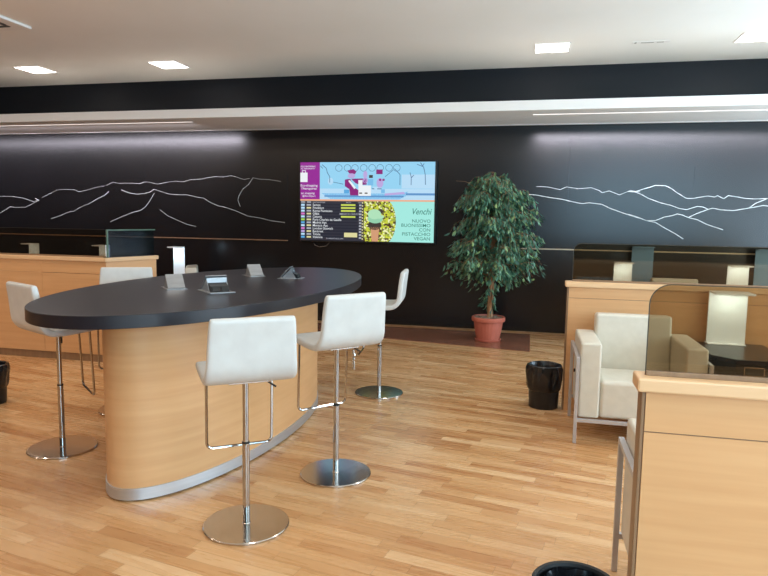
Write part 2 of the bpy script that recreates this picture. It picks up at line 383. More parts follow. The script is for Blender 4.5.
# ------------------------------------------------------------------ television
def text_into(b, s, x, z, size, y, m, align='LEFT', font_sx=1.0, shear=0.0):
    cu = bpy.data.curves.new('txt', 'FONT'); cu.body = s; cu.size = size; cu.align_x = align; cu.extrude = 0; cu.shear = shear; cu.resolution_u = 3; cu.offset = size * .005
    o = bpy.data.objects.new('txt', cu); C.objects.link(o)
    dg = bpy.context.evaluated_depsgraph_get(); me = bpy.data.meshes.new_from_object(o.evaluated_get(dg))
    bpy.data.objects.remove(o)
    mx = Matrix.Translation((x, y, z)) @ Matrix.Rotation(PI / 2, 4, 'X') @ Matrix.Diagonal((font_sx, 1, 1, 1))
    me.transform(mx); n0 = len(b.bm.faces); b.bm.from_mesh(me); b.bm.faces.ensure_lookup_table()
    mi = b._mi(m)
    for f in b.bm.faces[n0:]: f.material_index = mi
    bpy.data.meshes.remove(me)
TX0, TX1, TZ0, TZ1 = -3.150, -1.270, 1.138, 2.214
tv = empty('television', (TX0 + .94, Y1 - .003, TZ0 + .004))
TW, TH = 1.88, 1.066
MB().box(-TW / 2 - .022, TW / 2 + .022, -.075, -.02, -.022, TH + .02, .004).build('casing', M['black_plastic'], tv)
MB().box(-.35, .35, -.02, 0, .3, .8).build('wall_bracket', M['black_plastic'], tv)
E = {}
def ec(n, c, s=0.95): E[n] = emis('screen_' + n, c, s); return E[n]
for n, c in dict(purple=(150, 30, 150), sky=(150, 214, 246), pale=(186, 224, 250), cyan=(120, 190, 236), line=(70, 108, 150), blue=(96, 150, 206), maroon=(140, 24, 120), white=(240, 246, 250), orange=(240, 176, 140), night=(22, 30, 48), row2=(44, 46, 60), grey=(176, 180, 190), yellow=(206, 222, 92), cream=(226, 220, 160), mint=(166, 238, 228), teal=(58, 128, 116), dark=(62, 54, 50), green=(178, 230, 190), green2=(150, 212, 176), cone=(214, 158, 120), lilac=(190, 170, 226), pink=(214, 120, 200), lime=(160, 214, 90), rblue=(90, 170, 226)).items(): ec(n, c)
m = emis('screen_pistachio', (200, 210, 70), 0.95); E['pist'] = m
v = coords(m, (46, 46, 46)); vo = N(m, 'ShaderNodeTexVoronoi'); vo.inputs['Scale'].default_value = 1; L(m, v, vo.inputs['Vector'])
sx_ = N(m, 'ShaderNodeSeparateColor'); L(m, vo.outputs['Color'], sx_.inputs[0])
rp = N(m, 'ShaderNodeValToRGB'); rp.color_ramp.interpolation = 'CONSTANT'
rp.color_ramp.elements[0].color = (*lin((84, 62, 30)), 1); rp.color_ramp.elements[1].position = .85; rp.color_ramp.elements[1].color = (*lin((244, 246, 190)), 1)
e = rp.color_ramp.elements.new(.28); e.color = (*lin((206, 214, 60)), 1)
e = rp.color_ramp.elements.new(.60); e.color = (*lin((160, 176, 70)), 1)
L(m, sx_.outputs[0], rp.inputs['Fac']); L(m, rp.outputs['Color'], bsdf(m).inputs['Emission Color'])
scr = MB()
lay = [0]
# screen coordinates: u 0..643, v 0..382 (down), as in the enlarged photograph
def U(u): return -TW / 2 + TW * u / 643
def V(v): return TH * (1 - v / 382)
def yy(k): return -.0765 - .0006 * k
def rect(u0, v0, u1, v1, c, k): scr.quad((U(u0), yy(k), V(v1)), (U(u1), yy(k), V(v1)), (U(u1), yy(k), V(v0)), (U(u0), yy(k), V(v0)), m=E[c])
def disc(u, v, ru, rv, c, k, n=28, a0=0, a1=2 * PI): scr.poly([(U(u + ru * math.cos(a0 + (a1 - a0) * i / n)), yy(k), V(v + rv * math.sin(a0 + (a1 - a0) * i / n))) for i in range(n + (0 if a1 - a0 > 6.2 else 1))], m=E[c])
def pol(pts, c, k): scr.poly([(U(a), yy(k), V(b_)) for a, b_ in pts], m=E[c])
def lin_(pts, wd, c, k):
    for (a, b1), (c2, d2) in zip(pts, pts[1:]):
        dx, dy = c2 - a, d2 - b1; q = math.hypot(dx, dy); nx, ny = -dy / q * wd / 2, dx / q * wd / 2
        pol([(a + nx, b1 + ny), (c2 + nx, d2 + ny), (c2 - nx, d2 - ny), (a - nx, b1 - ny)], c, k)
rect(0, 0, 643, 382, 'night', 0)
rect(0, 0, 97, 180, 'purple', 1); rect(97, 0, 643, 180, 'sky', 1)
text_into(scr, 'ECO-SHOPPING', U(2), V(24), .030, yy(2), E['white']); text_into(scr, 'ALL AEROPORTO', U(2), V(34), .026, yy(2), E['white'])
rect(0, 50, 36, 96, 'white', 2); lin_([(10, 52), (10, 40), (26, 40), (26, 52)], 3, 'white', 2)
text_into(scr, 'Eco-shopping', U(1), V(118), .046, yy(2), E['white']); text_into(scr, "l'Aeroporto", U(6), V(133), .046, yy(2), E['white'])
text_into(scr, 'air shopping', U(4), V(155), .040, yy(2), E['white']); text_into(scr, '@the Airport', U(10), V(168), .034, yy(2), E['white'])
# airport cartoon
rect(97, 128, 643, 180, 'pale', 2); rect(490, 60, 643, 126, 'pale', 2); rect(510, 148, 643, 158, 'blue', 3)
rect(120, 160, 500, 168, 'blue', 3); pol([(105, 150), (480, 150), (520, 140), (510, 162), (480, 178), (150, 178)], 'cyan', 2)
for cx in (190, 232, 268, 310, 350, 388, 430, 466): 
    disc(cx, 28, 17, 17, 'line', 4); disc(cx, 28, 15, 15, 'sky', 5); lin_([(cx - 12, 28), (cx + 12, 28)], 1.5, 'pale', 6)
lin_([(108, 12), (128, 28), (134, 50), (146, 70), (146, 98)], 3, 'line', 6); lin_([(100, 18), (112, 30)], 3, 'line', 6)
disc(150, 92, 13, 17, 'pale', 5); lin_([(163, 96), (212, 106)], 2.5, 'line', 6)
lin_([(412, 70), (450, 38)], 2.5, 'line', 6); lin_([(455, 32), (482, 60), (482, 110)], 3, 'line', 6)
lin_([(560, 12), (590, 24), (598, 60), (600, 108)], 3, 'line', 6); lin_([(575, 4), (585, 20), (592, 8)], 3, 'line', 6)
lin_([(528, 50), (534, 72), (534, 110)], 3, 'line', 6); lin_([(534, 76), (546, 62)], 3, 'line', 6)
pol([(220, 84), (246, 80), (262, 120), (290, 136), (286, 160), (246, 160), (242, 130), (220, 116)], 'maroon', 7)
pol([(250, 80), (325, 78), (325, 108), (292, 110), (270, 100)], 'maroon', 7); pol([(232, 40), (262, 34), (276, 46), (268, 58), (240, 54)], 'maroon', 7)
disc(252, 66, 18, 12, 'lilac', 8); pol([(236, 90), (244, 86), (274, 124), (266, 130)], 'white', 8)
rect(285, 86, 305, 112, 'white', 8); rect(286, 112, 346, 162, 'white', 8); rect(290, 146, 304, 152, 'dark', 9); rect(316, 146, 330, 152, 'dark', 9)
disc(318, 60, 10, 18, 'lilac', 7); disc(318, 88, 13, 14, 'lilac', 7); rect(336, 62, 354, 76, 'dark', 7)
rect(330, 82, 356, 112, 'cyan', 7); rect(356, 118, 392, 150, 'pale', 7); rect(394, 130, 412, 148, 'cyan', 8)
rect(370, 36, 400, 58, 'maroon', 7); disc(388, 100, 16, 24, 'lilac', 7); rect(384, 80, 394, 90, 'maroon', 8); rect(400, 80, 410, 90, 'maroon', 8)
rect(216, 132, 242, 150, 'rblue', 7); rect(350, 126, 362, 130, 'line', 9); rect(376, 126, 396, 130, 'line', 9); pol([(412, 150), (500, 142), (508, 152), (410, 160)], 'lilac', 3)
rect(0, 180, 643, 188, 'orange', 3)
# departures board
rect(0, 188, 312, 382, 'row2', 1)
hdr = ['white'] * 1
for u in (4, 34): rect(u, 191, u + 20, 197, 'grey', 3)
text_into(scr, 'DESTINAZIONE', U(62), V(198), .026, yy(3), E['grey']); text_into(scr, 'NOTE', U(226), V(198), .026, yy(3), E['grey']); text_into(scr, 'GATE', U(286), V(198), .024, yy(3), E['grey'])
names = ['Samos', 'Frankfurt', 'Roma Fiumicino', 'Olbia', 'Catania', 'Paris Charles de Gaulle', 'Madrid Apt', 'Monaco Apt', 'London Gatwick', 'Bucarest', 'Tirana', 'Valencia']
cl = ['pale', 'pale', 'pale', 'pink', 'pale', 'lime', 'rblue', 'pale', 'pink', 'lilac', 'pale', 'rblue']
for i, nm in enumerate(names):
    v0 = 202 + i * 14.4
    rect(0, v0, 312, v0 + 7.2, 'night', 2)
    rect(4, v0 + 1, 22, v0 + 11, cl[i], 3); rect(32, v0 + 2, 54, v0 + 10, 'cream' if i % 2 else 'grey', 3)
    text_into(scr, nm, U(62), V(v0 + 11), .044, yy(3), E['white']); rect(290, v0 + 2, 302, v0 + 10, 'grey', 3)
for i in (0, 1, 2, 4): rect(202, 202 + i * 14.4 + 1, 272, 202 + i * 14.4 + 9, 'yellow', 3)
text_into(scr, 'IMBARCO CHIUSO', U(194), V(255), .034, yy(3), E['grey']); rect(218, 342, 282, 364, 'cream', 3)
text_into(scr, 'IN ARRIVO ALLE ORE', U(130), V(375), .026, yy(3), E['grey'])
for k in range(13): rect(304, 192 + k * 14.6, 309, 200 + k * 14.6, 'cream', 3)
# gelato advert
rect(313, 188, 643, 382, 'mint', 1)
P_ = [(313, 382), (313, 188), (428, 188)] + [(412 + 54 * math.cos(a), 285 + 106 * math.sin(a)) for a in [(-1.15 + 2.3 * i / 24) for i in range(25)]] + [(428, 382)]
pol(P_, 'pist', 2)
pol([(346, 312), (388, 312), (382, 382), (352, 382)], 'cone', 3); disc(366, 302, 32, 24, 'dark', 3); disc(368, 272, 36, 22, 'green2', 4); disc(364, 250, 32, 24, 'green', 5); disc(392, 236, 13, 12, 'dark', 4); disc(384, 262, 26, 9, 'green', 6)
text_into(scr, 'Venchi', U(628), V(248), .115, yy(3), E['teal'], 'RIGHT', .85, .3)
for s_, vv in (('NUOVO', 287), ('BUONISSIMO', 308), ('CON', 329), ('PISTACCHIO', 350), ('VEGAN', 371)):
    text_into(scr, s_, U(628), V(vv), .062, yy(3), E['teal'], 'RIGHT', 1.1)
scr.build('screen', None, tv)
tag(tv, 'large flat wall screen showing an airport cartoon, flight list and gelato advert', 'television')
b = MB().tube([(0, 0, 0), (.03, -.02, -.05), (.10, -.03, -.075), (.20, -.03, -.06), (.25, -.02, 0)], .006)
o = b.build('cable', M['steel'], tv, loc=(-TW / 2 + .17, -.02, -.02)); o['label'] = 'thin looped grey cable hanging under the screen'

# ------------------------------------------------------------------ dark plank mat and potted ficus
b = MB(); b.prism([(-2.9, 7.62), (0.03, 7.13), (0.03, 8.25), (-2.9, 8.25)], 0, .006)
tag(b.build('floor_mat', M['dark_mat']), 'dark glossy brown plank-look mat on the floor under the potted tree', 'floor mat')
PX, PY, PZ = -0.47, 7.66, .006
pot = empty('potted_ficus', (PX, PY, PZ))
def wob(k, a): return 0.003 * (math.cos(a * 26) > 0) if 2 <= k <= 5 else 0
MB().lathe([(.128, .022), (.136, .024), (.14, .05), (.155, .12), (.166, .19), (.170, .226), (.172, .236), (.196, .24), (.200, .25), (.200, .285), (.194, .292), (.178, .292), (.172, .27), (.0, .268)], 104, wob=wob).build('pot', M['terracotta'], pot)
MB().lathe([(.12, 0), (.15, .002), (.158, .022), (.152, .026), (.145, .014), (0, .012)], 48).build('saucer', M['terracotta'], pot)
b = MB().lathe([(.17, .262), (.168, .276), (.12, .282), (0, .284)], 32)
for i in range(80):
    a = random.uniform(0, 2 * PI); q = .16 * math.sqrt(random.random()); s = random.uniform(.006, .013)
    b.box(-s, s, -s * .8, s * .8, -s * .5, s * .5, mx=Matrix.Translation((q * math.cos(a), q * math.sin(a), .284)) @ Matrix.Rotation(random.uniform(0, 3), 4, 'Z') @ Matrix.Rotation(random.uniform(-.6, .6), 4, 'X'))
b.build('soil', M['soil'], pot)
# braided trunk
b = MB()
for k in range(3):
    pts = []; rad = []
    for i in range(40):
        z = .26 + i * .0265; a = z * 7 + k * 2 * PI / 3; q = .022 * (1 - .35 * i / 40)
        pts.append((q * math.cos(a) + .012 * math.sin(z * 3) + .03 * (z - .26), q * math.sin(a), z)); rad.append(.017 - .007 * i / 40)
    b.tube(pts, rad, 8)
tips = []   # (point, outward direction) along twigs
rs = random.Random(11)
# silhouette half widths (left, right) of the crown by height
prof = [(0.70, .05, .06), (0.78, .22, .20), (0.86, .44, .40), (0.95, .50, .46), (1.05, .52, .49), (1.20, .50, .50), (1.35, .46, .50), (1.50, .43, .49), (1.62, .43, .48), (1.74, .45, .47), (1.84, .42, .42), (1.92, .20, .12), (2.0, .06, .06)]
def half(z, side):
    for (z0, l0, r0), (z1, l1, r1) in zip(prof, prof[1:]):
        if z0 <= z <= z1:
            q = (z - z0) / (z1 - z0); return (l0 + (l1 - l0) * q) if side < 0 else (r0 + (r1 - r0) * q)
    return .05
CX = .02
nb = 84
for i in range(nb):
    z0 = .70 + 1.14 * (i / nb) ** .9; a = i * 2.39996 + rs.uniform(-.3, .3)
    rise = rs.uniform(.12, .30); zt = min(z0 + rise, 1.94)
    sd = 1 if math.cos(a) > 0 else -1
    wx = half(zt - .04, sd); wy = min(.48, wx * .95)
    Rr = wx * wy / math.hypot(wy * math.cos(a), wx * math.sin(a)) * rs.uniform(.70, .98)
    if i % 3 == 0: Rr *= .6
    st = Vector((CX * .5 + .025 * (z0 - .26), 0, z0))
    pts = []
    for j in range(9):
        q = j / 8
        p = st + Vector((math.cos(a) * Rr * q, math.sin(a) * Rr * q, rise * (1.7 * q - 1.05 * q * q) + .02 * math.sin(q * 9 + i)))
        pts.append(p)
    b.tube([tuple(p) for p in pts], [.006 - .005 * j / 8 for j in range(9)], 5)
    for j in range(2, 9):
        for _ in range(2):
            p = pts[j]; aa = a + rs.uniform(-1.5, 1.5); ln = rs.uniform(.09, .20)
            q = [p]; 
            for s_ in range(1, 5):
                t_ = s_ / 4; q.append(p + Vector((math.cos(aa) * ln * t_, math.sin(aa) * ln * t_, .03 * t_ - ln * .95 * t_ * t_)))
            b.tube([tuple(x) for x in q], [.002, .0018, .0015, .0012, .001], 4)
            for s_ in range(1, 5): tips.append((q[s_], aa))
# leading shoots at the top and low shoots round the trunk
for i in range(9):
    a = rs.uniform(0, 2 * PI); q0 = Vector((.02 + .03, 0, 1.55)); ln = .43 if i < 3 else rs.uniform(.2, .36); pts = [q0 + Vector((math.cos(a) * .10 * (k / 6) ** 1.5, math.sin(a) * .10 * (k / 6) ** 1.5, ln * k / 6)) for k in range(7)]
    b.tube([tuple(x) for x in pts], [.005 - .0006 * k for k in range(7)], 5)
    for p in pts[1:]:
        for _ in range(3): tips.append((p + Vector((rs.uniform(-.03, .03), rs.uniform(-.03, .03), rs.uniform(-.03, .01))), rs.uniform(0, 6.28)))
for i in range(11):
    a = rs.uniform(0, 2 * PI); z = rs.uniform(.30, .66); ln = rs.uniform(.05, .15)
    q = [Vector((0, 0, z)) + Vector((math.cos(a) * ln * k / 3, math.sin(a) * ln * k / 3, .06 * k / 3)) for k in range(4)]
    b.tube([tuple(x) for x in q], .002, 4)
    for p in q[1:]: tips.append((p, a)); tips.append((p, a + .6))
# a few bare twigs
for (dx, dz, dx2, dz2) in ((-.18, 1.82, -.42, 1.90), (.34, 1.45, .54, 1.43), (.38, 1.10, .52, 1.20), (.1, 1.75, .2, 1.88)):
    b.tube([(dx, -.1, dz), ((dx + dx2) / 2, -.14, (dz + dz2) / 2 + .03), (dx2, -.15, dz2)], [.003, .002, .001], 5)
b.build('trunk', M['bark'], pot)
lv = bmesh.new()
def leaf(p, a, droop, ln, wd):
    d = Vector((math.cos(a) * math.cos(droop), math.sin(a) * math.cos(droop), -math.sin(droop)))
    s_ = d.cross(Vector((0, 0, 1))); s_.normalize(); s_ = (Matrix.Rotation(rs.uniform(-.7, .7), 3, d) @ s_); n = d.cross(s_)
    c = [p, p + d * ln * .35 + s_ * wd * .5 + n * .006, p + d * ln * .7 + s_ * wd * .36 + n * .004, p + d * ln - n * .006, p + d * ln * .7 - s_ * wd * .36 + n * .004, p + d * ln * .35 - s_ * wd * .5 + n * .006]
    mid = [p + d * ln * .35, p + d * ln * .7]
    V_ = [lv.verts.new(x) for x in c]; Mv = [lv.verts.new(x) for x in mid]
    for f in ((V_[0], V_[1], Mv[0]), (V_[1], V_[2], Mv[1], Mv[0]), (V_[2], V_[3], Mv[1]), (V_[0], Mv[0], V_[5]), (Mv[0], Mv[1], V_[4], V_[5]), (Mv[1], V_[3], V_[4])): lv.faces.new(f)
for p, a in tips:
    for _ in range(1 if rs.random() < .45 else 2):
        leaf(p + Vector((rs.uniform(-.02, .02), rs.uniform(-.02, .02), rs.uniform(-.02, .02))), a + rs.uniform(-1.3, 1.3), rs.uniform(.45, 1.45), rs.uniform(.055, .095), rs.uniform(.022, .034))
me = bpy.data.meshes.new('foliage'); lv.to_mesh(me); lv.free(); me.materials.append(M['leaf'])
o = bpy.data.objects.new('foliage', me); C.objects.link(o); o.parent = pot
tag(pot, 'tall weeping fig tree with braided trunk in a round terracotta pot', 'potted plant')

# ------------------------------------------------------------------ oval table
TC = (-1.96, 3.93); TA = 1.505
tab = empty('oval_table', (TC[0], TC[1], 0), TA)
def ellipse(a, b_, n=96, e=1.0): return [(a * math.copysign(abs(math.cos(t)) ** e, math.cos(t)), b_ * math.copysign(abs(math.sin(t)) ** e, math.sin(t))) for t in [2 * PI * i / n for i in range(n)]]
MB().prism(ellipse(1.541, .754, 128), .938, 1.0, .002, 1).build('tabletop', M['tabletop'], tab)
off = Vector((-1.914 + 1.96, 3.821 - 3.93, 0)); off.rotate(Matrix.Rotation(-TA, 3, 'Z'))
def shifted(pts): return [(p[0] + off.x, p[1] + off.y) for p in pts]
body = MB().prism(shifted(ellipse(1.115, .395, 128)), .070, .938)
o = body.build('body', M['wood'], tab)
o = MB().prism(shifted(ellipse(1.122, .401, 128)), .010, .070).build('plinth_band', M['plinth_steel'], tab)
MB().prism(shifted(ellipse(1.10, .385, 96)), 0, .010).build('foot_seal', M['rubber'], tab)
for nm in kids(tab):
    for f in nm.data.polygons: f.use_smooth = abs(f.normal.z) < .5
tag(tab, 'large oval bar table with black top, curved maple body and steel plinth', 'table')

# pop-up sockets in the table
def socket_box(x, y, rz, label, k=1.0):
    t = empty('socket_box', (x, y, 1.0), rz)      # local +x is the side the sockets face
    MB().box(-.09, .09, -.062, .062, 0, .004, .001).build('base_plate', M['alu'], t)
    X_ = Matrix.Rotation(PI / 2, 4, 'X')
    blk = MB().prism([(-.06, .004), (.062, .004), (.045, .034), (.008, .05)], -.044, .044, mx=X_).build('socket_block', M['black_plastic'], t)
    mx = Matrix.Translation((-.07, 0, .005)) @ Matrix.Rotation(-math.radians(48), 4, 'Y')
    lid = MB().box(0, .108, -.052, .052, 0, .005, .001, mx=mx).build('lid', M['alu'], t)
    for s in (-1, 1): MB().prism([(-.066, .004), (.045, .004), (.004, .07)], s * .048 - .0015, s * .048 + .0015, mx=X_).build('side_plate', M['alu'], t)
    for yv in (-.022, .022): MB().box(-.014, .014, -.016, .016, 0, .004, .001, mx=Matrix.Translation((.0535, yv, .019)) @ Matrix.Rotation(math.radians(60.5), 4, 'Y')).build('socket', M['rubber'], blk)
    MB().box(.006, .010, -.050, .050, .045, .076, .001).build('lid_lip', M['alu'], lid)
    tag(t, label, 'power socket', 'pop-up sockets in the oval table'); return t
socket_box(-2.16, 3.53, PI - .8, 'open pop-up socket nearest the left end of the black tabletop')
socket_box(-1.84, 3.47, -.75, 'open metal pop-up socket with dark outlets facing the near stools').scale = (1.25, 1.25, 1.1)
socket_box(-2.07, 4.50, PI - .75, 'pale open pop-up socket lid on the far side of the tabletop')
socket_box(-1.73, 4.42, .15, 'small open pop-up socket seen side-on, farthest right on the tabletop')

# ------------------------------------------------------------------ bar stools
def make_stool():
    root = empty('bar_stool', (0, 0, 0))          # local +x = the way the sitter faces
    # L-shaped padded shell: centre line in xz, thickened
    cl = [(.192, .745), (.15, .748), (.08, .742), (0, .736), (-.06, .734)] + [(-.09 + .085 * math.cos(a), .819 + .085 * math.sin(a)) for a in [math.radians(d) for d in (-80, -100, -120, -140, -160, -178)]] + [(-.181, .89), (-.188, .95), (-.196, 1.0), (-.200, 1.024)]
    th = .021; up_, lo = [], []
    for i, p in enumerate(cl):
        a = Vector(cl[max(i - 1, 0)]); c = Vector(cl[min(i + 1, len(cl) - 1)]); d = (c - a).normalized(); n = Vector((d.y, -d.x))
        k = th * (0.9 if i in (0, len(cl) - 1) else 1)
        up_.append(Vector(p) + n * k); lo.append(Vector(p) - n * k)
    ring = up_ + lo[::-1]
    t = bmesh.new(); secs = []; W = .200
    ys = [-W, -W + .012, -W * .5, 0, W * .5, W - .012, W]
    nC = len(cl)
    for j, yv in enumerate(ys):
        sq = .72 if j in (0, len(ys) - 1) else 1.0
        row = []
        for i in range(len(ring)):
            ci = i if i < nC else 2 * nC - 1 - i
            c0 = Vector(cl[ci]); p = c0 + (ring[i] - c0) * sq
            s = ci / (nC - 1)
            wscale = 1.02 if s < .55 else 1.02 - .10 * (s - .55) / .45
            wscale *= .985 if ci in (0, nC - 1) else 1.0
            row.append(t.verts.new((p.x, yv * wscale, p.y)))
        secs.append(row)
    n = len(ring)
    for a, c in zip(secs, secs[1:]):
        for i in range(n): t.faces.new((a[i], a[(i + 1) % n], c[(i + 1) % n], c[i]))
    for sec in (secs[0], secs[-1]):
        for i in range(nC - 1): t.faces.new((sec[i], sec[i + 1], sec[n - 2 - i], sec[n - 1 - i]))
    bmesh.ops.recalc_face_normals(t, faces=t.faces[:])
    for f in t.faces: f.smooth = True
    me = bpy.data.meshes.new('seat_shell'); t.to_mesh(me); t.free(); me.materials.append(M['stool'])
    o = bpy.data.objects.new('seat_shell', me); C.objects.link(o); o.parent = root
    sm = o.modifiers.new('s', 'SUBSURF'); sm.levels = 2; sm.render_levels = 2
    MB().lathe([(.0140, .385), (.0140, .70), (.03, .702), (.03, .714)], 20).build('piston', M['chrome'], root)
    pole = MB().lathe([(.0170, .012), (.0170, .394), (.0178, .395), (.0178, .40), (.014, .401)], 24).build('pole', M['chrome'], root)
    MB().lathe([(.197, 0), (.2, .002), (.2, .009), (.197, .012), (.02, .013), (.018, .016), (0, .017)], 72).build('base_disc', M['disc'], root)
    MB().lathe([(.0180, .401), (.0180, .408), (.0142, .409)], 20).build('collar', M['rubber'], pole)
    # footrest: bent rod hanging from the seat sides
    s = .157; fx = .16; zb = .337; rr = .028; xt = .145; pts = [(xt, -s, .738)]
    pts += [(xt + (fx - xt) * q, -s, .738 + (zb + rr - .738) * q) for q in (.33, .66, 1)]
    pts += [(fx, -s + rr - rr * math.cos(a), zb + rr - rr * math.sin(a)) for a in [PI / 2 * i / 5 for i in range(1, 6)]]
    pts += [(fx, s - rr + rr * math.sin(a), zb + rr - rr * math.cos(a)) for a in [PI / 2 * i / 5 for i in range(0, 6)]]
    pts += [(xt + (fx - xt) * q, s, .738 + (zb + rr - .738) * q) for q in (.66, .33, 0)]
    MB().tube(pts, .0072, 10).build('footrest', M['chrome'], root)
    MB().box(-.09, .09, -.09, .09, .706, .716, .002).build('seat_plate', M['steel'], root)
    MB().tube([(0, -.02, .702), (-.02, -.09, .698), (-.04, -.135, .668)], .0045, 8).build('lever', M['rubber'], root)
    return root
st0 = make_stool()
def put(o, x, y, deg, dz, label):
    o.location = (x, y, 0); o.rotation_euler = (0, 0, math.radians(deg))
    tag(o, label, 'bar stool', 'white bar stools around the oval table')
    if dz:      # gas lift set higher or lower
        for c in kids(o):
            if c.name.split('.')[0] in ('seat_shell', 'piston', 'seat_plate', 'lever'): c.location.z += dz
            elif c.name.startswith('footrest'): c.location.z += dz * .5
put(st0, -1.261, 2.643, 126, 0, 'white leather bar stool nearest the camera, its back towards the viewer')
s2 = copy_tree(st0); put(s2, -1.036, 3.333, 138, 0.032, 'white leather bar stool with a glossy dark-reflecting base, right of the nearest stool')
s3 = copy_tree(st0); put(s3, -2.793, 3.268, 64, 0.022, 'white leather bar stool at the left end of the oval table')
for c in kids(s3):
    if c.name.startswith('footrest'): c.rotation_euler.z = math.radians(-14)
s4 = copy_tree(st0); put(s4, -1.193, 5.038, 186, 0.012, 'white leather bar stool seen side-on at the far right end of the table')
s5 = copy_tree(st0); put(s5, -2.91, 4.08, -62, 0.03, 'white leather bar stool behind the table, only its back top showing above it')
# tag hanging from the lever of the second stool
b = MB(); 
for i in range(7): b.box(-.008, .008, -.004, .004, -.007, .007, .002, mx=Matrix.Translation((.004 * math.sin(i * 2), .003 * math.cos(i), -.010 * i)) @ Matrix.Rotation(i * .9, 4, 'Y'))
b.box(-.010, .010, -.003, .003, -.105, -.07, .002)
o = b.build('hanging_tag', M['steel'], s2); o.location = (-.10, -.05, .725); o['label'] = 'small crumpled metal tag hanging under the seat'

# ------------------------------------------------------------------ wooden counters with glass
def slab_counter(name, x0, x1, yf, top, label, panel_seam, glass=None, green=False, thick=.07):
    """panel counter: x0..x1, front face at yf, seen from -y"""
    t = empty(name, (x0, yf, 0))
    W = x1 - x0
    b = MB(); cur = 0; seams = [W] 
    b.box(.012, W, 0, thick, 0.0, panel_seam - .002).box(.012, W, 0, thick, panel_seam + .002, top - .042)
    b.build('panel', M['wood'], t)
    MB().box(.008, W, .004, thick - .004, 0.0, top - .04).build('core', M['wood_dark_edge'], t)
    MB().box(0, .008, .0, thick, 0, top - .042, .001).build('edge_band', M['wood_dark_edge'], t)
    MB().box(-.016, W + .01, -.018, thick + .018, top - .042, top, .006, 2).build('top_rail', M['wood_edge'], t)
    tag(t, label, 'counter', 'low maple partition counters')
    return t
def glass_screen(x0, x1, y, z0, z1, label, rad=.06, edge='glass_edge'):
    t = empty('glass_screen', (x0, y, z0))
    w_, h_ = x1 - x0, z1 - z0
    pts = [(0, 0), (w_, 0), (w_, h_)] + [(rad + rad * math.cos(a), h_ - rad + rad * math.sin(a)) for a in [PI / 2 + PI / 2 * i / 8 for i in range(9)]]
    X_ = Matrix.Rotation(PI / 2, 4, 'X')
    MB().prism(pts, -.001, .001, mx=X_).build('pane', M['smoke_glass'], t)
    b = MB(); P3 = [(p[0], 0, p[1]) for p in pts[3:]]; P3 = [(w_, 0, h_)] + P3 + [(0, 0, 0)]
    b.tube(P3, .0018, 6); b.build('edge', M[edge], t)
    MB().box(-.0, w_, -.010, .010, 0, .014, .002).build('channel', M['wood_dark_edge'], t)
    tag(t, label, 'glass screen', 'smoked glass screens on the counters'); return t
slab_counter('partition_counter', .338, 3.6, 1.965, .995, 'low maple partition counter nearest the camera at the lower right', .830)
glass_screen(.350, 3.6, 2.00, .995, 1.270, 'smoked brown glass screen on the counter at lower right')
slab_counter('partition_counter', .280, 3.6, 4.975, 1.000, 'low maple partition counter behind the cream armchair and wastebasket', .875)
glass_screen(.315, 3.6, 5.01, 1.000, 1.288, 'smoked glass screen on the counter behind the cream armchair')
# left counter and its return
def left_counter():
    t = empty('partition_counter', (-8.6, 5.35, 0)); W = 4.60; top = 1.034
    MB().box(0, 3.868, 0, .07, .075, .87).box(3.870, W, 0, .07, .075, .87).box(0, 3.868, 0, .07, .8715, top - .04).box(3.870, W, 0, .07, .874, top - .04).build('panel', M['wood'], t)
    MB().box(0, W, .01, .06, 0, .075).build('plinth', M['wood_dark_edge'], t)
    MB().box(0, W + .02, -.018, .088, top - .04, top, .006).build('top_rail', M['wood_edge'], t)
    a = math.atan2(.56, .17)
    mx = Matrix.Translation((W, 0, 0)) @ Matrix.Rotation(a, 4, 'Z')
    MB().box(.0, .60, 0, .07, 0, top - .04, mx=mx).build('return_panel', M['wood'], t)
    MB().box(-.02, .62, -.018, .088, top - .04, top, .006, mx=mx).build('return_rail', M['wood_edge'], t)
    tag(t, 'low maple partition counter with a short return, behind the left end of the table', 'counter', 'low maple partition counters')
    return mx
mxr = left_counter()
gp = glass_screen(-8.6, -4.03, 5.39, 1.034, 1.305, 'long smoked glass screen along the left-hand counter', edge='black_table')
t = empty('glass_screen', (-8.6, 5.35, 1.034))
MB().box(.03, .58, .003, .011, 0, .262, mx=mxr).build('pane', glass_mat('dark_blue_glass', (.40, .46, .56), gloss_rough=.12, boost=0.0), t)
b = MB().box(.02, .595, -.001, .015, .262, .272, mx=mxr).box(.02, .034, -.001, .015, 0, .262, mx=mxr); b.build('edge', M['glass_edge_green'], t)
tag(t, 'short dark glass screen with a green edge on the return of the left counter', 'glass screen', 'smoked glass screens on the counters')

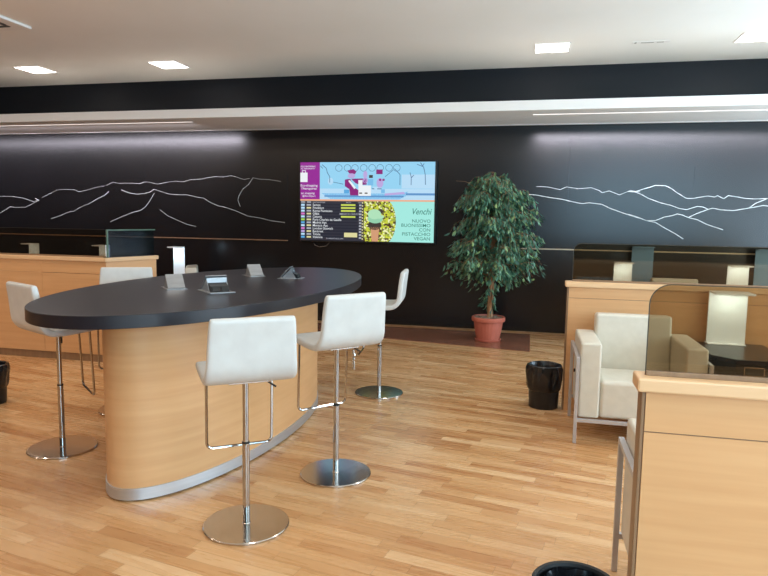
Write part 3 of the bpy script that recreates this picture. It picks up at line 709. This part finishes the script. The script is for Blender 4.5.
# ------------------------------------------------------------------ armchairs
def make_chair():
    root = empty('armchair', (0, 0, 0))      # local origin: floor, centre; faces -y ; outer width .84, depth .62
    Wd, Dp = .41, .31
    b = MB(); k = .011
    for s in (-1, 1):
        x = s * (Wd - k)
        for y in (-Dp + k, Dp - k):
            MB().box(x - k, x + k, y - k, y + k, 0, .575, .002).build('leg', M['frame_metal'], root)
    b = MB()
    for s in (-1, 1):
        x = s * (Wd - k)
        b.box(x - k, x + k, -Dp + 1.9 * k, Dp - 1.9 * k, .553, .575)
    for y in (-Dp + k, Dp - k): b.box(-Wd + 2 * k, Wd - 2 * k, y - k, y + k, .145, .167)
    b.build('frame', M['frame_metal'], root)
    for s in (-1, 1):
        x = s * (Wd - .092)
        MB().box(x - .066, x + .066, -Dp + .022, Dp - .03, .17, .668, .016, 3).build('armrest', M['cream'], root, smooth=True)
    MB().box(-Wd + .156, Wd - .156, -Dp + .03, Dp - .18, .17, .425, .03, 4).build('seat', M['cream'], root, smooth=True)
    bx = MB().box(-Wd + .156, Wd - .156, -.075, .075, 0, .61, .022, 4, mx=Matrix.Translation((0, Dp - .105, .19)) @ Matrix.Rotation(math.radians(-4), 4, 'X'))
    bx.build('backrest', M['cream'], root, smooth=True)
    MB().lathe([(0, 0), (.012, .001), (.012, .012), (0, .014)], 16).build('knob', M['rubber'], root, loc=(-Wd + .02, -.0, .42)).rotation_euler = (0, -PI / 2, 0)
    for o in kids(root):
        if o.name.split('.')[0] in ('armrest', 'seat', 'backrest'):
            o.modifiers.new('w', 'WEIGHTED_NORMAL')
    return root
ch0 = make_chair()
def putc(o, x, y, deg, label):
    o.location = (x, y, 0); o.rotation_euler = (0, 0, math.radians(deg)); tag(o, label, 'armchair', 'cream leather armchairs in the booths')
putc(ch0, .725, 4.53, 0, 'cream leather armchair with silver legs beside the black wastebasket, facing the camera')
c = copy_tree(ch0); putc(c, .79, 2.37, 180, 'cream armchair hidden behind the nearest counter, only its silver leg showing beside it')
c = copy_tree(ch0); putc(c, 1.67, 7.85, 0, 'cream armchair by the far wall between two lamps, its back top seen through the glass')
c = copy_tree(ch0); putc(c, -4.09, 7.58, 118, 'cream armchair turned sideways beside the brightly lit lamp, mostly hidden behind the table')

# ------------------------------------------------------------------ booth tables and lamps
def booth_table(x, y, label, w_=.60, d=.55, h=.60, ch=.12):
    t = empty('booth_table', (x, y, 0)); a, b_ = w_ / 2, d / 2
    pts = [(-a, b_), (-a, -b_ + ch), (-a + ch, -b_), (a - ch, -b_), (a, -b_ + ch), (a, b_)]
    MB().prism(pts, h - .03, h, .003).build('top', M['black_table'], t)
    tb = MB().prism([(p[0] * .96, p[1] * .96) for p in pts], 0, h - .03).build('body', M['black_plastic'], t)
    b = MB(); yf = -b_ * .96 - .004; x0, x1, z0, z1 = -.06, .06, h - .105, h - .045
    for q in ((x0, x1, z0, z0 + .006), (x0, x1, z1 - .006, z1), (x0, x0 + .006, z0, z1), (x1 - .006, x1, z0, z1)): b.box(q[0], q[1], yf, yf + .004, q[2], q[3])
    b.build('socket_frame', M['steel'], tb)
    tag(t, label, 'side table', 'black booth tables'); return t
booth_table(1.40, 4.63, 'black booth table with a thin-framed socket plate, seen through the front glass', .46, .60)
booth_table(1.04, 7.95, 'black side table by the far wall under the first white lamp right of the plant', .36, .5)
booth_table(2.31, 7.95, 'black side table by the far wall under the white lamp at the right edge', .42, .5)
booth_table(-4.88, 7.95, 'black side table by the wall under the brightly lit white lamp', .36, .5)
booth_table(-6.10, 7.95, 'black side table by the wall behind the corner of the left counter', .5, .5)
booth_table(-7.25, 7.95, 'black side table by the wall at the far left', .5, .5)
def lamp(x, y, z, w_, label, reach=.17, h=.38, lit=0, nm='table_lamp', cat='lamp', mt='lamp_white', grp='white bent-plate lamps on the booth tables'):
    t = empty(nm, (x, y, z)); b = MB()
    b.box(-w_ / 2, w_ / 2, -.006, .006, .008, h).build('stem_plate', M[mt], t)
    sh = MB().box(-w_ / 2, w_ / 2, -reach, .006, h - .012, h, .002).build('shade_plate' if nm == 'table_lamp' else 'cap_plate', M[mt], t)
    MB().box(-w_ / 2, w_ / 2, -.05, .05, 0, .008, .002).build('base', M['lamp_white'], t)
    if lit:
        a_ = area('lamp_light', (0, -reach * .62, h - .016), (0, 0.35, -1), w_ * .8, .05, lit * .6, (.55, .80, 1.0)); a_.parent = t
        MB().box(-w_ * .4, w_ * .4, -reach * .8, -reach * .45, h - .0145, h - .012).build('diffuser', M['slot_glow'], sh)
    tag(t, label, cat, grp); return t
lamp(1.37, 4.88, .60, .25, 'white bent-plate lamp on the black booth table, seen through the front glass', lit=3.5)
lamp(1.05, 7.80, .60, .20, 'white bent-plate lamp by the far wall, nearest the plant, behind glass', .16, .395, 2.2)
lamp(2.27, 7.80, .60, .22, 'white bent-plate lamp by the far wall at the right edge, behind glass', .16, .395, 2.2)
lamp(-4.775, 7.95, .60, .17, 'brightly lit white bent-plate lamp against the black wall above the oval table', .16, .425, 3.5)
lamp(-5.96, 7.95, .60, .17, 'dim white bent-plate lamp behind the corner of the left glass screen', .16, .418, .35)
lamp(-7.15, 7.95, .60, .17, 'dim white bent-plate lamp farthest left behind the counter glass', .16, .416, .35)

lamp(1.34, 8.32, 0, .25, 'tall pale bluish plate added for a reflection in the rear glass, just right of a white lamp', .09, 1.16, 0, 'reflection_standin', 'panel', 'reflection_blue', 'added plates for the bluish reflections in the rear glass')  # added plates standing in for bluish reflections in the rear glass
lamp(2.72, 8.32, 0, .25, 'tall pale bluish plate added for a reflection in the rear glass at the right edge', .09, 1.16, 0, 'reflection_standin', 'panel', 'reflection_blue', 'added plates for the bluish reflections in the rear glass')

# ------------------------------------------------------------------ wastebaskets
def bin_(x, y, r0, r1, h, label, bag=True, rim=False):
    t = empty('wastebasket', (x, y, 0)); rb = random.Random(int(x * 100) + 5)
    MB().lathe([(r0 - .004, 0), (r0, .004), (r1, h), (r1 - .006, h), (r0 - .006, .01), (0, .008)], 48).build('bucket', M['black_plastic'], t)
    if bag:
        ph = [rb.uniform(0, 6) for _ in range(6)]
        def wb_(k, a):
            q = [0, .004, .007, .009, .009, .008, .004, 0, 0, 0, 0][min(k, 10)]
            return q * (math.sin(a * 5 + ph[0]) + .7 * math.sin(a * 9 + ph[1] + k) + .5 * math.sin(a * 14 + ph[2] - k * .6)) * .6 + q * .5
        rr = r0 + (r1 - r0) * .5
        pr = [(rr + .004, h * .42), (rr + .008, h * .45), (rr + .012, h * .56), (rr + .013, h * .68), (r1 + .010, h * .82), (r1 + .008, h * .93), (r1 + .006, h * 1.0), (r1 - .004, h * 1.012), (r1 - .012, h * .98), (r1 - .016, h * .8), (r1 - .03, h * .45), (0, h * .35)]
        MB().lathe(pr, 90, wob=wb_, cap=False).build('bin_bag', M['bag'], t)
    if rim:
        MB().lathe([(r1 - .008, h - .004), (r1 + .006, h - .004), (r1 + .008, h + .004), (r1 + .003, h + .009), (r1 - .006, h + .006), (r1 - .008, h - .004)], 64, cap=False).build('rim', M['rubber'], t)
        ph = [rb.uniform(0, 6) for _ in range(3)]
        def wc(k, a): return .008 * math.sin(a * 7 + ph[0] + k) + .005 * math.sin(a * 13 + ph[1])
        MB().lathe([(r1 - .016, h - .006), (r1 - .02, h - .03), (r1 - .032, h - .12), (r1 - .045, h - .22), (0, h - .27)], 72, wob=wc, cap=False).build('bin_bag', M['bag'], t)
    tag(t, label, 'wastebasket', 'black wastebaskets'); return t
bin_(.140, 5.03, .112, .124, .335, 'black wastebasket lined with a loose bag, beside the cream armchair')
bin_(-4.00, 3.94, .11, .125, .30, 'black wastebasket with a bag cut off by the left edge of the photo')
bin_(.172, 1.905, .105, .124, .35, 'black wastebasket with a round rim, cut off by the bottom edge beside the nearest counter', False, True)
